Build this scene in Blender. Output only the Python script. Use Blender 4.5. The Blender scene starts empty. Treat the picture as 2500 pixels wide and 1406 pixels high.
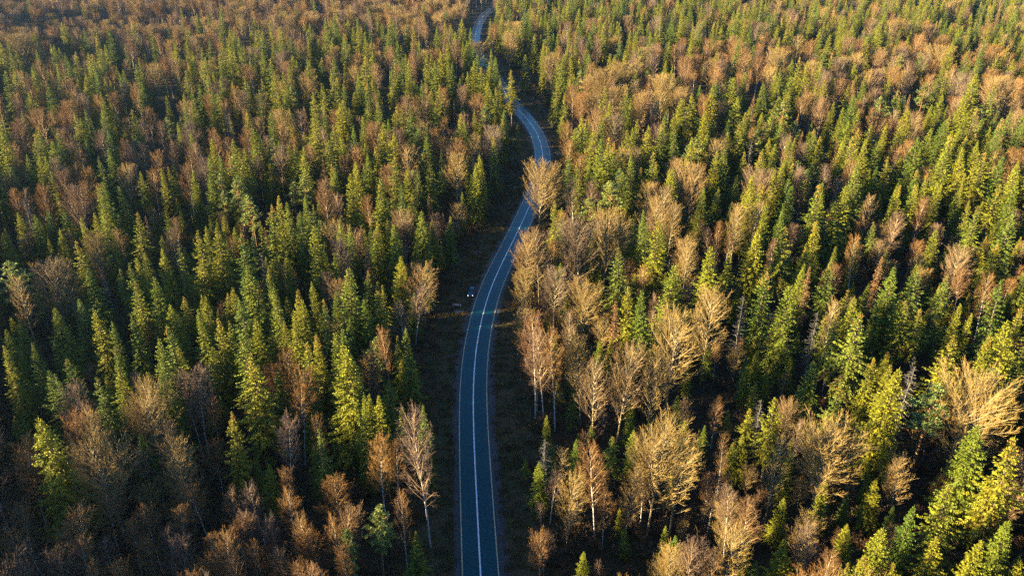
import bpy, math, random
from mathutils import Vector, Matrix

# ------------------------------------------------------------------ camera, sky, sun, exposure
SC = bpy.context.scene
COL = SC.collection
CAM_H, PITCH, FPX = 110.5, math.radians(27.1), 1944.0       # metres, down-tilt, focal length in 2500-wide pixels
cam_d = bpy.data.cameras.new("camera")
cam_d.sensor_width = 36.0
cam_d.lens = 36.0 * FPX / 2500.0
cam_d.clip_start, cam_d.clip_end = 1.0, 20000.0
cam = bpy.data.objects.new("camera", cam_d)
cam.location = (0, 0, CAM_H)
cam.rotation_euler = (math.pi / 2 - PITCH, 0, 0)
COL.objects.link(cam)
SC.camera = cam

SUN_EL, SUN_AZ = math.radians(10.8), math.radians(12.0)      # low sun from the left and a little behind the camera
to_sun = Vector((-math.cos(SUN_AZ) * math.cos(SUN_EL), -math.sin(SUN_AZ) * math.cos(SUN_EL), math.sin(SUN_EL)))
world = bpy.data.worlds.new("World")
SC.world = world
world.use_nodes = True
wn = world.node_tree
sky = wn.nodes.new("ShaderNodeTexSky")
sky.sky_type = 'NISHITA'
sky.sun_disc = False
sky.sun_elevation = SUN_EL
sky.sun_rotation = math.atan2(to_sun.x, to_sun.y)
sky.ozone_density = 5.5
sky.dust_density = 0.4
wn.nodes["Background"].inputs[1].default_value = 0.05
wn.links.new(sky.outputs[0], wn.nodes["Background"].inputs[0])
sun_d = bpy.data.lights.new("sun", 'SUN')
sun_d.energy = 5.0
sun_d.angle = math.radians(0.5)
sun_d.color = (1.0, 0.80, 0.45)
sun = bpy.data.objects.new("sun", sun_d)
sun.rotation_euler = to_sun.to_track_quat('Z', 'Y').to_euler()
sun.location = to_sun * 300
COL.objects.link(sun)
vs = SC.view_settings
vs.view_transform, vs.look, vs.gamma, vs.use_curve_mapping = 'Standard', 'None', 1.0, False
vs.exposure = 3.0
cy = SC.cycles
cy.max_bounces, cy.diffuse_bounces, cy.glossy_bounces, cy.transmission_bounces, cy.volume_bounces = 3, 1, 2, 1, 0
cy.use_adaptive_sampling = True
cy.adaptive_threshold = 0.012
cy.use_denoising = False

# ------------------------------------------------------------------ geometry of the view (used to survey where things stand)
CP, SP = math.cos(PITCH), math.sin(PITCH)
def spot(px, py, h=0.0):
    """ground position of a thing whose point at height h is seen at photo pixel (px, py)"""
    u, v = (px - 1250) / FPX, (py - 703) / FPX
    dx, dy, dz = u, CP - v * SP, -SP - v * CP
    t = (h - CAM_H) / dz
    return dx * t, dy * t
def proj(x, y, z):
    d = y * CP + (CAM_H - z) * SP
    if d < 1: return None
    v = (-y * SP + (CAM_H - z) * CP) / d
    return 1250 + FPX * x / d, 703 + FPX * v, d

# ------------------------------------------------------------------ materials
def new_mat(name):
    m = bpy.data.materials.new(name)
    m.use_nodes = True
    nt = m.node_tree
    return m, nt, nt.nodes["Principled BSDF"]
def ramp(nt, stops):
    r = nt.nodes.new("ShaderNodeValToRGB")
    e = r.color_ramp.elements
    while len(e) < len(stops): e.new(0.5)
    for i, (p, c) in enumerate(stops):
        e[i].position = p
        e[i].color = (*c, 1)
    return r
def mix(nt, fac, a, b, mode='MIX'):
    n = nt.nodes.new("ShaderNodeMix")
    n.data_type, n.blend_type = 'RGBA', mode
    for s, v in ((0, fac), (6, a), (7, b)):
        if hasattr(v, 'links'): nt.links.new(v, n.inputs[s])
        elif isinstance(v, (int, float)): n.inputs[s].default_value = v
        else: n.inputs[s].default_value = (*v, 1)
    return n.outputs[2]
def math_node(nt, op, a, b=0.0):
    n = nt.nodes.new("ShaderNodeMath")
    n.operation = op
    for s, v in ((0, a), (1, b)):
        if hasattr(v, 'links'): nt.links.new(v, n.inputs[s])
        else: n.inputs[s].default_value = v
    return n.outputs[0]
def noise(nt, scale, detail=4, coord='Object', rough=0.6):
    tc = nt.nodes.new("ShaderNodeTexCoord")
    n = nt.nodes.new("ShaderNodeTexNoise")
    n.inputs["Scale"].default_value = scale
    n.inputs["Detail"].default_value = detail
    n.inputs["Roughness"].default_value = rough
    nt.links.new(tc.outputs[coord], n.inputs["Vector"])
    return n.outputs[0]
def foliage_mat(name, tree_stops, tint_a, tint_b, dead, rough=0.6, trans=0.0):
    """colour: one draw per tree, shifted per branch by the mesh's own 'tint' (0..1) and 'dead' (0..1) values"""
    m, nt, b = new_mat(name)
    oi = nt.nodes.new("ShaderNodeObjectInfo")
    r = ramp(nt, tree_stops)
    nt.links.new(oi.outputs["Random"], r.inputs[0])
    at = nt.nodes.new("ShaderNodeAttribute"); at.attribute_name = "tint"
    ad = nt.nodes.new("ShaderNodeAttribute"); ad.attribute_name = "dead"
    t = mix(nt, at.outputs["Fac"], tint_a, tint_b)
    c = mix(nt, 1.0, r.outputs[0], t, 'MULTIPLY')
    c = mix(nt, ad.outputs["Fac"], c, dead)
    nt.links.new(c, b.inputs["Base Color"])
    b.inputs["Roughness"].default_value = rough
    b.inputs["Specular IOR Level"].default_value = 0.15
    if trans:
        tr = nt.nodes.new("ShaderNodeBsdfTranslucent")
        nt.links.new(c, tr.inputs[0])
        ms = nt.nodes.new("ShaderNodeMixShader"); ms.inputs[0].default_value = trans
        nt.links.new(b.outputs[0], ms.inputs[1]); nt.links.new(tr.outputs[0], ms.inputs[2])
        nt.links.new(ms.outputs[0], nt.nodes["Material Output"].inputs[0])
    return m
def bark_mat(name, c1, c2, scale=1.5):
    m, nt, b = new_mat(name)
    r = ramp(nt, [(0.35, c1), (0.65, c2)])
    nt.links.new(noise(nt, scale), r.inputs[0])
    nt.links.new(r.outputs[0], b.inputs["Base Color"])
    b.inputs["Roughness"].default_value = 0.85
    b.inputs["Specular IOR Level"].default_value = 0.2
    return m
def plain_mat(name, c, rough=0.5, metal=0.0, emit=0.0, spec=0.5):
    m, nt, b = new_mat(name)
    n = noise(nt, 6.0)
    k = ramp(nt, [(0.3, tuple(x * 0.85 for x in c)), (0.7, c)])
    nt.links.new(n, k.inputs[0])
    nt.links.new(k.outputs[0], b.inputs["Base Color"])
    b.inputs["Roughness"].default_value = rough
    b.inputs["Metallic"].default_value = metal
    b.inputs["Specular IOR Level"].default_value = spec
    if emit:
        b.inputs["Emission Color"].default_value = (*c, 1)
        b.inputs["Emission Strength"].default_value = emit
    return m

M = {}
M['needle'] = foliage_mat("spruce_needles", [(0, (.100, .160, .024)), (.25, (.165, .205, .024)), (.6, (.250, .245, .022)), (.85, (.215, .235, .024)), (1, (.105, .170, .040))],
                          (.62, .68, .70), (1.25, 1.15, .85), (.075, .036, .020), trans=.18)  # last colour: dead needles, and the brown of crown shade painted in
M['needle_brown'] = foliage_mat("browned_needles", [(0, (.16, .085, .035)), (1, (.24, .14, .055))], (.7, .7, .7), (1.2, 1.15, 1.0), (.09, .06, .05))
M['pine'] = foliage_mat("pine_needles", [(0, (.200, .250, .070)), (.6, (.255, .285, .070)), (1, (.180, .250, .085))], (.7, .75, .8), (1.25, 1.2, 1.0), (.12, .07, .03), trans=.1)
M['cone'] = plain_mat("spruce_cones", (.26, .12, .03), .7)
M['bark_spruce'] = bark_mat("spruce_bark", (.07, .05, .04), (.13, .10, .08))
M['bark_pine'] = bark_mat("pine_bark", (.20, .10, .05), (.30, .15, .07))
M['bark_birch'] = bark_mat("birch_bark", (.26, .24, .22), (.52, .49, .45), 2.5)
M['bark_aspen'] = bark_mat("aspen_bark", (.20, .155, .09), (.29, .235, .14), 1.2)
M['limb_birch'] = bark_mat('birch_limbs', (.20, .13, .07), (.29, .20, .11), 1.5)
M['bark_grey'] = bark_mat("dead_bark", (.085, .078, .070), (.14, .128, .112), 1.2)
M['twig_aspen'] = foliage_mat("aspen_twigs", [(0, (.215, .140, .050)), (.45, (.260, .178, .058)), (.7, (.225, .140, .058)), (.85, (.19, .120, .062)), (1, (.150, .110, .085))], (.75, .75, .75), (1.2, 1.2, 1.15), (.2, .15, .1), .8)
M['twig_birch'] = foliage_mat("birch_twigs", [(0, (.150, .082, .036)), (.3, (.190, .100, .032)), (.5, (.205, .115, .036)), (.62, (.125, .082, .060)), (.85, (.145, .104, .084)), (1, (.170, .085, .030))], (.7, .7, .75), (1.25, 1.2, 1.1), (.2, .12, .08), .8)  # mauve-grey stops put the look of shaded birches into the twig colour
M['twig_shrub'] = foliage_mat("shrub_twigs", [(0, (.085, .054, .034)), (.5, (.125, .070, .036)), (1, (.085, .072, .042))], (.7, .7, .7), (1.3, 1.2, 1.1), (.08, .05, .03), .85)

# ------------------------------------------------------------------ mesh helpers
class MB:
    def __init__(s):
        s.v, s.f, s.m, s.t, s.d = [], [], [], [], []
    def face(s, pts, mi=0, tint=.5, dead=0.):
        n = len(s.v)
        s.v += pts
        s.f.append(tuple(range(n, n + len(pts))))
        s.m.append(mi); s.t += [tint] * len(pts); s.d += [dead] * len(pts)
    def tube(s, pts, rad, sides=5, mi=0, tint=.5, dead=0.):
        n0 = len(s.v)
        for i, p in enumerate(pts):
            a = pts[max(0, i - 1)]; b = pts[min(len(pts) - 1, i + 1)]
            d = (Vector(b) - Vector(a)).normalized()
            q = d.cross(Vector((.31, .95, .05)))
            if q.length < .05: q = d.cross(Vector((1, 0, 0)))
            q.normalize(); w = d.cross(q)
            for k in range(sides):
                an = 2 * math.pi * k / sides
                o = (q * math.cos(an) + w * math.sin(an)) * rad[i]
                s.v.append((p[0] + o.x, p[1] + o.y, p[2] + o.z))
                s.t.append(tint); s.d.append(dead)
        for i in range(len(pts) - 1):
            for k in range(sides):
                k2 = (k + 1) % sides
                a = n0 + i * sides
                s.f.append((a + k, a + k2, a + sides + k2, a + sides + k)); s.m.append(mi)
    def spike(s, a, b, r, mi=0, tint=.5, dead=0.):
        """a tapering three-sided twig from a to b"""
        ax, ay, az = a
        dx, dy, dz = b[0] - ax, b[1] - ay, b[2] - az
        h = math.hypot(dx, dy)
        if h < 1e-4: q = (r, 0, 0); w = (0, r, 0)
        else:
            q = (-dy / h * r, dx / h * r, 0)
            L = math.sqrt(h * h + dz * dz)
            w = (-dx * dz / (h * L) * r, -dy * dz / (h * L) * r, h / L * r)
        n = len(s.v)
        for c, e in ((1, 0), (-.5, .866), (-.5, -.866)):
            s.v.append((ax + q[0] * c + w[0] * e, ay + q[1] * c + w[1] * e, az + q[2] * c + w[2] * e))
        s.v.append(b)
        s.f += [(n, n + 1, n + 3), (n + 1, n + 2, n + 3), (n + 2, n, n + 3)]
        s.m += [mi] * 3; s.t += [tint] * 4; s.d += [dead] * 4
    def box(s, lo, hi, mi=0):
        x0, y0, z0 = lo; x1, y1, z1 = hi
        n = len(s.v)
        s.v += [(x0, y0, z0), (x1, y0, z0), (x1, y1, z0), (x0, y1, z0), (x0, y0, z1), (x1, y0, z1), (x1, y1, z1), (x0, y1, z1)]
        for q in ((0, 3, 2, 1), (4, 5, 6, 7), (0, 1, 5, 4), (1, 2, 6, 5), (2, 3, 7, 6), (3, 0, 4, 7)):
            s.f.append(tuple(n + k for k in q)); s.m.append(mi)
        s.t += [.5] * 8; s.d += [0.] * 8
    def mesh(s, name, mats, smooth=False):
        me = bpy.data.meshes.new(name)
        me.from_pydata(s.v, [], s.f)
        for m in mats: me.materials.append(m)
        me.polygons.foreach_set("material_index", s.m)
        for nm, arr in (("tint", s.t), ("dead", s.d)):
            a = me.attributes.new(nm, 'FLOAT', 'POINT')
            a.data.foreach_set("value", arr)
        if smooth: me.polygons.foreach_set("use_smooth", [True] * len(s.f))
        me.update()
        return me
def link(name, me, parent=None, loc=None):
    o = bpy.data.objects.new(name, me)
    COL.objects.link(o)
    if parent: o.parent = parent
    if loc: o.location = loc
    return o
def tag(o, label=None, cat=None, group=None, kind=None):
    for k, v in (("label", label), ("category", cat), ("group", group), ("kind", kind)):
        if v: o[k] = v
    return o

# ------------------------------------------------------------------ road line (surveyed), ground, verges
ROAD_PX = [(1190, 1700), (1181, 1530), (1173, 1406), (1164.7, 1238), (1160, 1137.6), (1156, 1044), (1155, 950), (1160, 867.6), (1169, 810), (1181.6, 756),
           (1196, 709), (1214, 666), (1232, 630), (1250, 594), (1268, 558), (1284, 522), (1297, 494), (1311, 462), (1321, 432), (1326, 403), (1325.5, 380),
           (1320, 349), (1307.6, 320), (1289.6, 295), (1271.6, 273.6), (1252, 254), (1237, 234), (1225, 209), (1205, 184), (1183, 158), (1166, 128), (1160, 100),
           (1165.5, 68), (1175, 47), (1192, 29), (1218, 10), (1262, -15), (1330, -45)]
raw = [Vector(spot(x, y)) for x, y in ROAD_PX]
def catmull(P, step):
    out = []
    for i in range(len(P) - 1):
        p0, p1, p2, p3 = P[max(0, i - 1)], P[i], P[i + 1], P[min(len(P) - 1, i + 2)]
        n = max(1, int((p2 - p1).length / step))
        for k in range(n):
            t = k / n
            out.append(.5 * ((2 * p1) + (p2 - p0) * t + (2 * p0 - 5 * p1 + 4 * p2 - p3) * t * t + (3 * p1 - p0 - 3 * p2 + p3) * t ** 3))
    out.append(P[-1])
    return out
line = catmull(raw, 3.0)
for _ in range(14):                                      # even out the survey
    line = [line[0]] + [(line[i - 1] + line[i] * 2 + line[i + 1]) / 4 for i in range(1, len(line) - 1)] + [line[-1]]
NRM = []
for i in range(len(line)):
    d = (line[min(i + 1, len(line) - 1)] - line[max(i - 1, 0)]).normalized()
    NRM.append(Vector((d.y, -d.x)))                       # to the right of travel (away from the camera)
GRID = {}
for i, p in enumerate(line):
    GRID.setdefault((int(p.x // 30), int(p.y // 30)), []).append(i)
def road_dist(x, y):
    """signed distance to the centre line (right positive) and index"""
    best, bi = 1e9, -1
    cx, cy_ = int(x // 30), int(y // 30)
    for a in range(-1, 2):
        for b in range(-1, 2):
            for i in GRID.get((cx + a, cy_ + b), ()):
                d = (line[i].x - x) ** 2 + (line[i].y - y) ** 2
                if d < best: best, bi = d, i
    if bi < 0: return 99.0, -1
    s = (x - line[bi].x) * NRM[bi].x + (y - line[bi].y) * NRM[bi].y
    return math.copysign(math.sqrt(best), s), bi
rr = random.Random(5)
def strip(name, off0, off1, z, mat, wob0=0.0, wob1=0.0, i0=0, i1=None, zo0=None, zo1=None):
    mb = MB()
    i1 = len(line) if i1 is None else i1
    w0 = w1 = 0.0
    for i in range(i0, i1):
        w0 = w0 * .8 + rr.gauss(0, wob0) * .6; w1 = w1 * .8 + rr.gauss(0, wob1) * .6
        a = line[i] + NRM[i] * ((off0(i) if callable(off0) else off0) + w0)
        b = line[i] + NRM[i] * ((off1(i) if callable(off1) else off1) + w1)
        mb.v += [(a.x, a.y, z if zo0 is None else zo0), (b.x, b.y, z if zo1 is None else zo1)]
        mb.t += [.5, .5]; mb.d += [0., 0.]
    for k in range(i1 - i0 - 1):
        mb.f.append((2 * k, 2 * k + 1, 2 * k + 3, 2 * k + 2)); mb.m.append(0)
    return mb.mesh(name, [mat])

m, nt, b = new_mat("forest_floor")
c1 = ramp(nt, [(.3, (.020, .017, .012)), (.5, (.042, .030, .017)), (.7, (.030, .034, .014))])
nt.links.new(noise(nt, .05, 8), c1.inputs[0])
c2 = ramp(nt, [(.3, (.5, .5, .5)), (.7, (1.3, 1.2, 1.1))])
nt.links.new(noise(nt, 1.3, 5), c2.inputs[0])
nt.links.new(mix(nt, 1.0, c1.outputs[0], c2.outputs[0], 'MULTIPLY'), b.inputs["Base Color"])
b.inputs["Roughness"].default_value = .95; b.inputs["Specular IOR Level"].default_value = .1
M['floor'] = m
m, nt, b = new_mat("verge_grass")
c1 = ramp(nt, [(.28, (.045, .038, .020)), (.45, (.085, .058, .030)), (.58, (.050, .054, .022)), (.75, (.140, .074, .032))])
nt.links.new(noise(nt, .16, 9, rough=.7), c1.inputs[0])
c2 = ramp(nt, [(.3, (.55, .55, .55)), (.7, (1.35, 1.3, 1.2))])
nt.links.new(noise(nt, 2.2, 5), c2.inputs[0])
nt.links.new(mix(nt, 1.0, c1.outputs[0], c2.outputs[0], 'MULTIPLY'), b.inputs["Base Color"])
b.inputs["Roughness"].default_value = .95; b.inputs["Specular IOR Level"].default_value = .1
M['verge'] = m
m, nt, b = new_mat("gravel")
c1 = ramp(nt, [(.25, (.028, .027, .030)), (.5, (.052, .047, .050)), (.75, (.085, .074, .072))])
nt.links.new(noise(nt, .9, 10, rough=.75), c1.inputs[0])
nt.links.new(c1.outputs[0], b.inputs["Base Color"])
b.inputs["Roughness"].default_value = .9
M['gravel'] = m
m, nt, b = new_mat("asphalt")
c1 = ramp(nt, [(.3, (.001, .044, .054)), (.7, (.002, .057, .070))])
nt.links.new(noise(nt, .12, 10, rough=.75), c1.inputs[0])
at = nt.nodes.new("ShaderNodeAttribute"); at.attribute_name = "tint"
wear = ramp(nt, [(0, (.86, .86, .86)), (.5, (1, 1, 1)), (1, (1.22, 1.22, 1.22))])
nt.links.new(at.outputs["Fac"], wear.inputs[0])
nt.links.new(mix(nt, 1.0, c1.outputs[0], wear.outputs[0], 'MULTIPLY'), b.inputs["Base Color"])
r2 = ramp(nt, [(.3, (.20, .20, .20)), (.7, (.32, .32, .32))])
nt.links.new(noise(nt, .3, 6), r2.inputs[0])
nt.links.new(r2.outputs[0], b.inputs["Roughness"])
b.inputs["Specular IOR Level"].default_value = .22
M['asphalt'] = m
def paint(name, c):
    m, nt, b = new_mat(name)
    r = ramp(nt, [(.3, tuple(x * .62 for x in c)), (.55, c)])
    nt.links.new(noise(nt, 1.8, 8, rough=.8), r.inputs[0])
    nt.links.new(r.outputs[0], b.inputs["Base Color"])
    b.inputs["Roughness"].default_value = .55
    return m
M['white_paint'] = paint("white_road_paint", (.85, .85, .85))
M['edge_paint'] = paint("edge_line_paint", (.55, .38, .18))

mb = MB()
N = 40
S = 4000.0
for j in range(N + 1):
    for i in range(N + 1):
        mb.v.append((-S + 2 * S * i / N, -S + 400 + 2 * S * j / N, 0)); mb.t.append(.5); mb.d.append(0.)
for j in range(N):
    for i in range(N):
        a = j * (N + 1) + i
        mb.f.append((a, a + 1, a + N + 2, a + N + 1)); mb.m.append(0)
tag(link("ground", mb.mesh("ground", [M['floor']])), "dark leaf-littered forest floor under the trees", None, None, "structure")
tag(link("verge", strip("verge", -15.5, 13.0, .012, M['verge'], 1.6, 1.6)), "brown autumn grass verges along both sides of the road", None, None, "structure")
tag(link("shoulder", strip("shoulder", -4.75, lambda i: 4.8 + max(0, 1.1 - line[i].y / 220), .024, M['gravel'], .18, .18)), "grey gravel shoulder either side of the asphalt", None, None, "structure")
# carriageway: a low slab with a wheel-track tint across its width
mb = MB()
offs = [(-3.62, .3), (-3.1, .35), (-2.4, .8), (-1.7, .35), (-1.0, .8), (-.35, .35), (0, .3), (.35, .3), (1.0, .75), (1.7, .3), (2.4, .75), (3.1, .35), (3.62, .3)]
for i, p in enumerate(line):
    for o, t in offs:
        q = p + NRM[i] * o
        mb.v.append((q.x, q.y, .10 - .012 * abs(o))); mb.t.append(t); mb.d.append(0.)
W = len(offs)
for i in range(len(line) - 1):
    for k in range(W - 1):
        a = i * W + k
        mb.f.append((a, a + 1, a + W + 1, a + W)); mb.m.append(0)
for e, s in ((0, -1), (W - 1, 1)):                       # slab edges down to the gravel
    for i in range(len(line) - 1):
        a, c = mb.v[i * W + e], mb.v[(i + 1) * W + e]
        n1, n2 = NRM[i] * (.12 * s), NRM[i + 1] * (.12 * s)
        mb.face([a, c, (c[0] + n2.x, c[1] + n2.y, .0), (a[0] + n1.x, a[1] + n1.y, .0)], 0, .3)
road = tag(link("road", mb.mesh("road", [M['asphalt']])), "winding two-lane asphalt road curving through the forest", None, None, "structure")
link("centre_line", strip("centre_line", -.14, .14, .107, M['white_paint'], .006, .006), road)
link("edge_line", strip("edge_line", -3.35, -3.13, .069, M['edge_paint'], .01, .01), road)
link("edge_line", strip("edge_line", 3.13, 3.35, .069, M['edge_paint'], .01, .01), road)
# worn repair seams across the far lanes
for i in range(len(line)):
    if line[i].y > 260 and i % 7 == 0:
        side = rr.choice((-1, 1))
        a, c = (-3.0, -.3) if side < 0 else (.3, 3.0)
        if rr.random() < .75:
            mbs = MB()
            d = Vector((-NRM[i].y, NRM[i].x))
            p, q = line[i] + NRM[i] * a, line[i] + NRM[i] * c
            w = d * rr.uniform(.12, .3)
            mbs.face([(p.x, p.y, .103 - .012 * abs(a)), (q.x, q.y, .103 - .012 * abs(c)), (q.x + w.x, q.y + w.y, .103 - .012 * abs(c)), (p.x + w.x, p.y + w.y, .103 - .012 * abs(a))])
            link("repair_seam", mbs.mesh("repair_seam", [M['gravel']]), road)

# ------------------------------------------------------------------ tree models
U = random.uniform
def spruce_mesh(seed, H=26.0, R=3.0, cb=.14, droop=.5, cones=True, gap=.48, ragged=.2, dead_share=.25):
    rnd = random.Random(seed); u = rnd.uniform
    tr, cr = MB(), MB()
    lean = (u(-.2, .2), u(-.2, .2))
    def axis(z): return (lean[0] * (z / H) ** 2, lean[1] * (z / H) ** 2)
    zs = [H * k / 6 for k in range(7)]
    tr.tube([(*axis(z), z) for z in zs], [.26 * (1 - z / H) ** .9 + .015 for z in zs], 6)
    z0 = cb * H
    z = z0
    gaps = [u(0, 6.28) for _ in range(3)]
    while z < H - .25:
        t = (z - z0) / (H - z0)
        Lm = R * (1 - t) ** .82 * min(1.0, .55 + t * 3.2) + .12
        n = 7 if t < .8 else 5
        a0 = u(0, 6.28)
        ax, ay = axis(z)
        for k in range(n):
            az = a0 + 6.283 * k / n + u(-.35, .35)
            lo = 1 + .16 * math.sin(az * 2 + gaps[0] + z * .5) + .1 * math.sin(az * 3 + gaps[1] - z * .9)
            L = Lm * lo * u(1 - ragged * 1.5, 1 + ragged * .7)
            if rnd.random() < .05: L *= .5
            pit = -.34 + 1.15 * t ** 1.7 + rnd.gauss(0, .08)
            ca, sa = math.cos(az), math.sin(az)
            tint = min(1, max(0, rnd.gauss(.5, .22)))
            isdead = .75 * u(.4, 1) if (t < .35 and rnd.random() < dead_share * (1.6 - t * 3)) else 0.
            dr = droop * (1 - t)
            def P(s):
                h = L * s * math.cos(pit)
                zz = L * s * math.sin(pit) - dr * L * s * s * .5 + .42 * L * max(0, s - .62) ** 2 * 2
                return ax + ca * h, ay + sa * h, z + zz
            steps = max(2, int(L / .19))
            cr.spike((ax, ay, z), P(1.0), .035, 0, .3, .8)
            for i in range(steps):
                s = .12 + .88 * (i + u(.1, .9)) / steps
                p = P(s)
                wl = .20 + .27 * L * .5 * (1 - s) + .10 * min(1, L)
                for sd in (-1, 1):
                    if rnd.random() < .08: continue
                    f, l_ = u(.45, .9), u(.6, 1.0) * sd
                    dx, dy, dz = ca * f - sa * l_, sa * f + ca * l_, -u(.1, 1.0) * (.45 + .8 * (1 - t))
                    ln = wl * u(.7, 1.35)
                    q = math.sqrt(dx * dx + dy * dy + dz * dz)
                    dx, dy, dz = dx / q * ln, dy / q * ln, dz / q * ln
                    wx, wy, wz = -dy, dx, u(-1.3, 1.3) * ln
                    q = u(.2, .32) * ln / math.sqrt(wx * wx + wy * wy + wz * wz)
                    wx, wy, wz = wx * q, wy * q, wz * q
                    mx, my, mz = p[0] + dx * .5, p[1] + dy * .5, p[2] + dz * .5 + .05
                    ti = min(1, max(0, tint + u(-.2, .2)))
                    cr.face([p, (mx + wx, my + wy, mz + wz), (p[0] + dx, p[1] + dy, p[2] + dz), (mx - wx, my - wy, mz - wz)], 0, ti, isdead if isdead else (.5 * u(0, 1) if s < .4 and t < .8 else 0.))  # inner sprays browned: old needles plus shade painted into the crown
                if rnd.random() < .5:                     # hanging branchlet, browned and darkened to paint in the crown's shade
                    h = u(.3, .75) * (.5 + .7 * (1 - t))
                    w = u(.07, .12)
                    an = u(0, 3.14)
                    cr.face([p, (p[0] + w * math.cos(an), p[1] + w * math.sin(an), p[2] - h * .5), (p[0] + u(-.1, .1), p[1] + u(-.1, .1), p[2] - h),
                             (p[0] - w * math.cos(an), p[1] - w * math.sin(an), p[2] - h * .5)], 0, max(0, tint - .2), max(isdead, .35 if t < .6 else .1))
            if cones and t > .8 and rnd.random() < .55:
                p = P(.85)
                for _ in range(2):
                    c = (p[0] + u(-.2, .2), p[1] + u(-.2, .2), p[2] - .02)
                    cr.spike(c, (c[0], c[1], c[2] - .34), .085, 1)
        z += gap * 1.3 * u(.7, 1.3) * (1 if t < .75 else .6)
    cr.spike((*axis(H), H - .5), (*axis(H), H + .35), .05, 0, .7)
    return tr, cr
def snag_mesh(seed, H=22.0, R=1.8):
    rnd = random.Random(seed); u = rnd.uniform
    tr, cr = MB(), MB()
    zs = [H * k / 7 for k in range(8)]
    wob = [(u(-.12, .12), u(-.12, .12)) for _ in zs]
    tr.tube([(w[0], w[1], z) for w, z in zip(wob, zs)], [.2 * (1 - z / H) ** .8 + .02 for z in zs], 6)
    z = H * .2
    while z < H - .5:
        t = (z / H - .2) / .8
        for _ in range(4):
            az = u(0, 6.28); L = (R * (1 - t) ** .6 + .3) * u(.4, 1.2)
            a = (0, 0, z); m_ = (math.cos(az) * L * .6, math.sin(az) * L * .6, z - L * u(-.1, .35)); e = (math.cos(az) * L, math.sin(az) * L, m_[2] + L * u(-.15, .2))
            cr.tube([a, m_, e], [.045, .032, .012], 3)
            for _ in range(4):
                s = u(.3, 1); p = tuple(a[k] + (e[k] - a[k]) * s for k in range(3))
                cr.spike(p, (p[0] + u(-.4, .4), p[1] + u(-.4, .4), p[2] - u(.0, .5)), .022)
        z += u(.35, .6)
    return tr, cr
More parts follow.
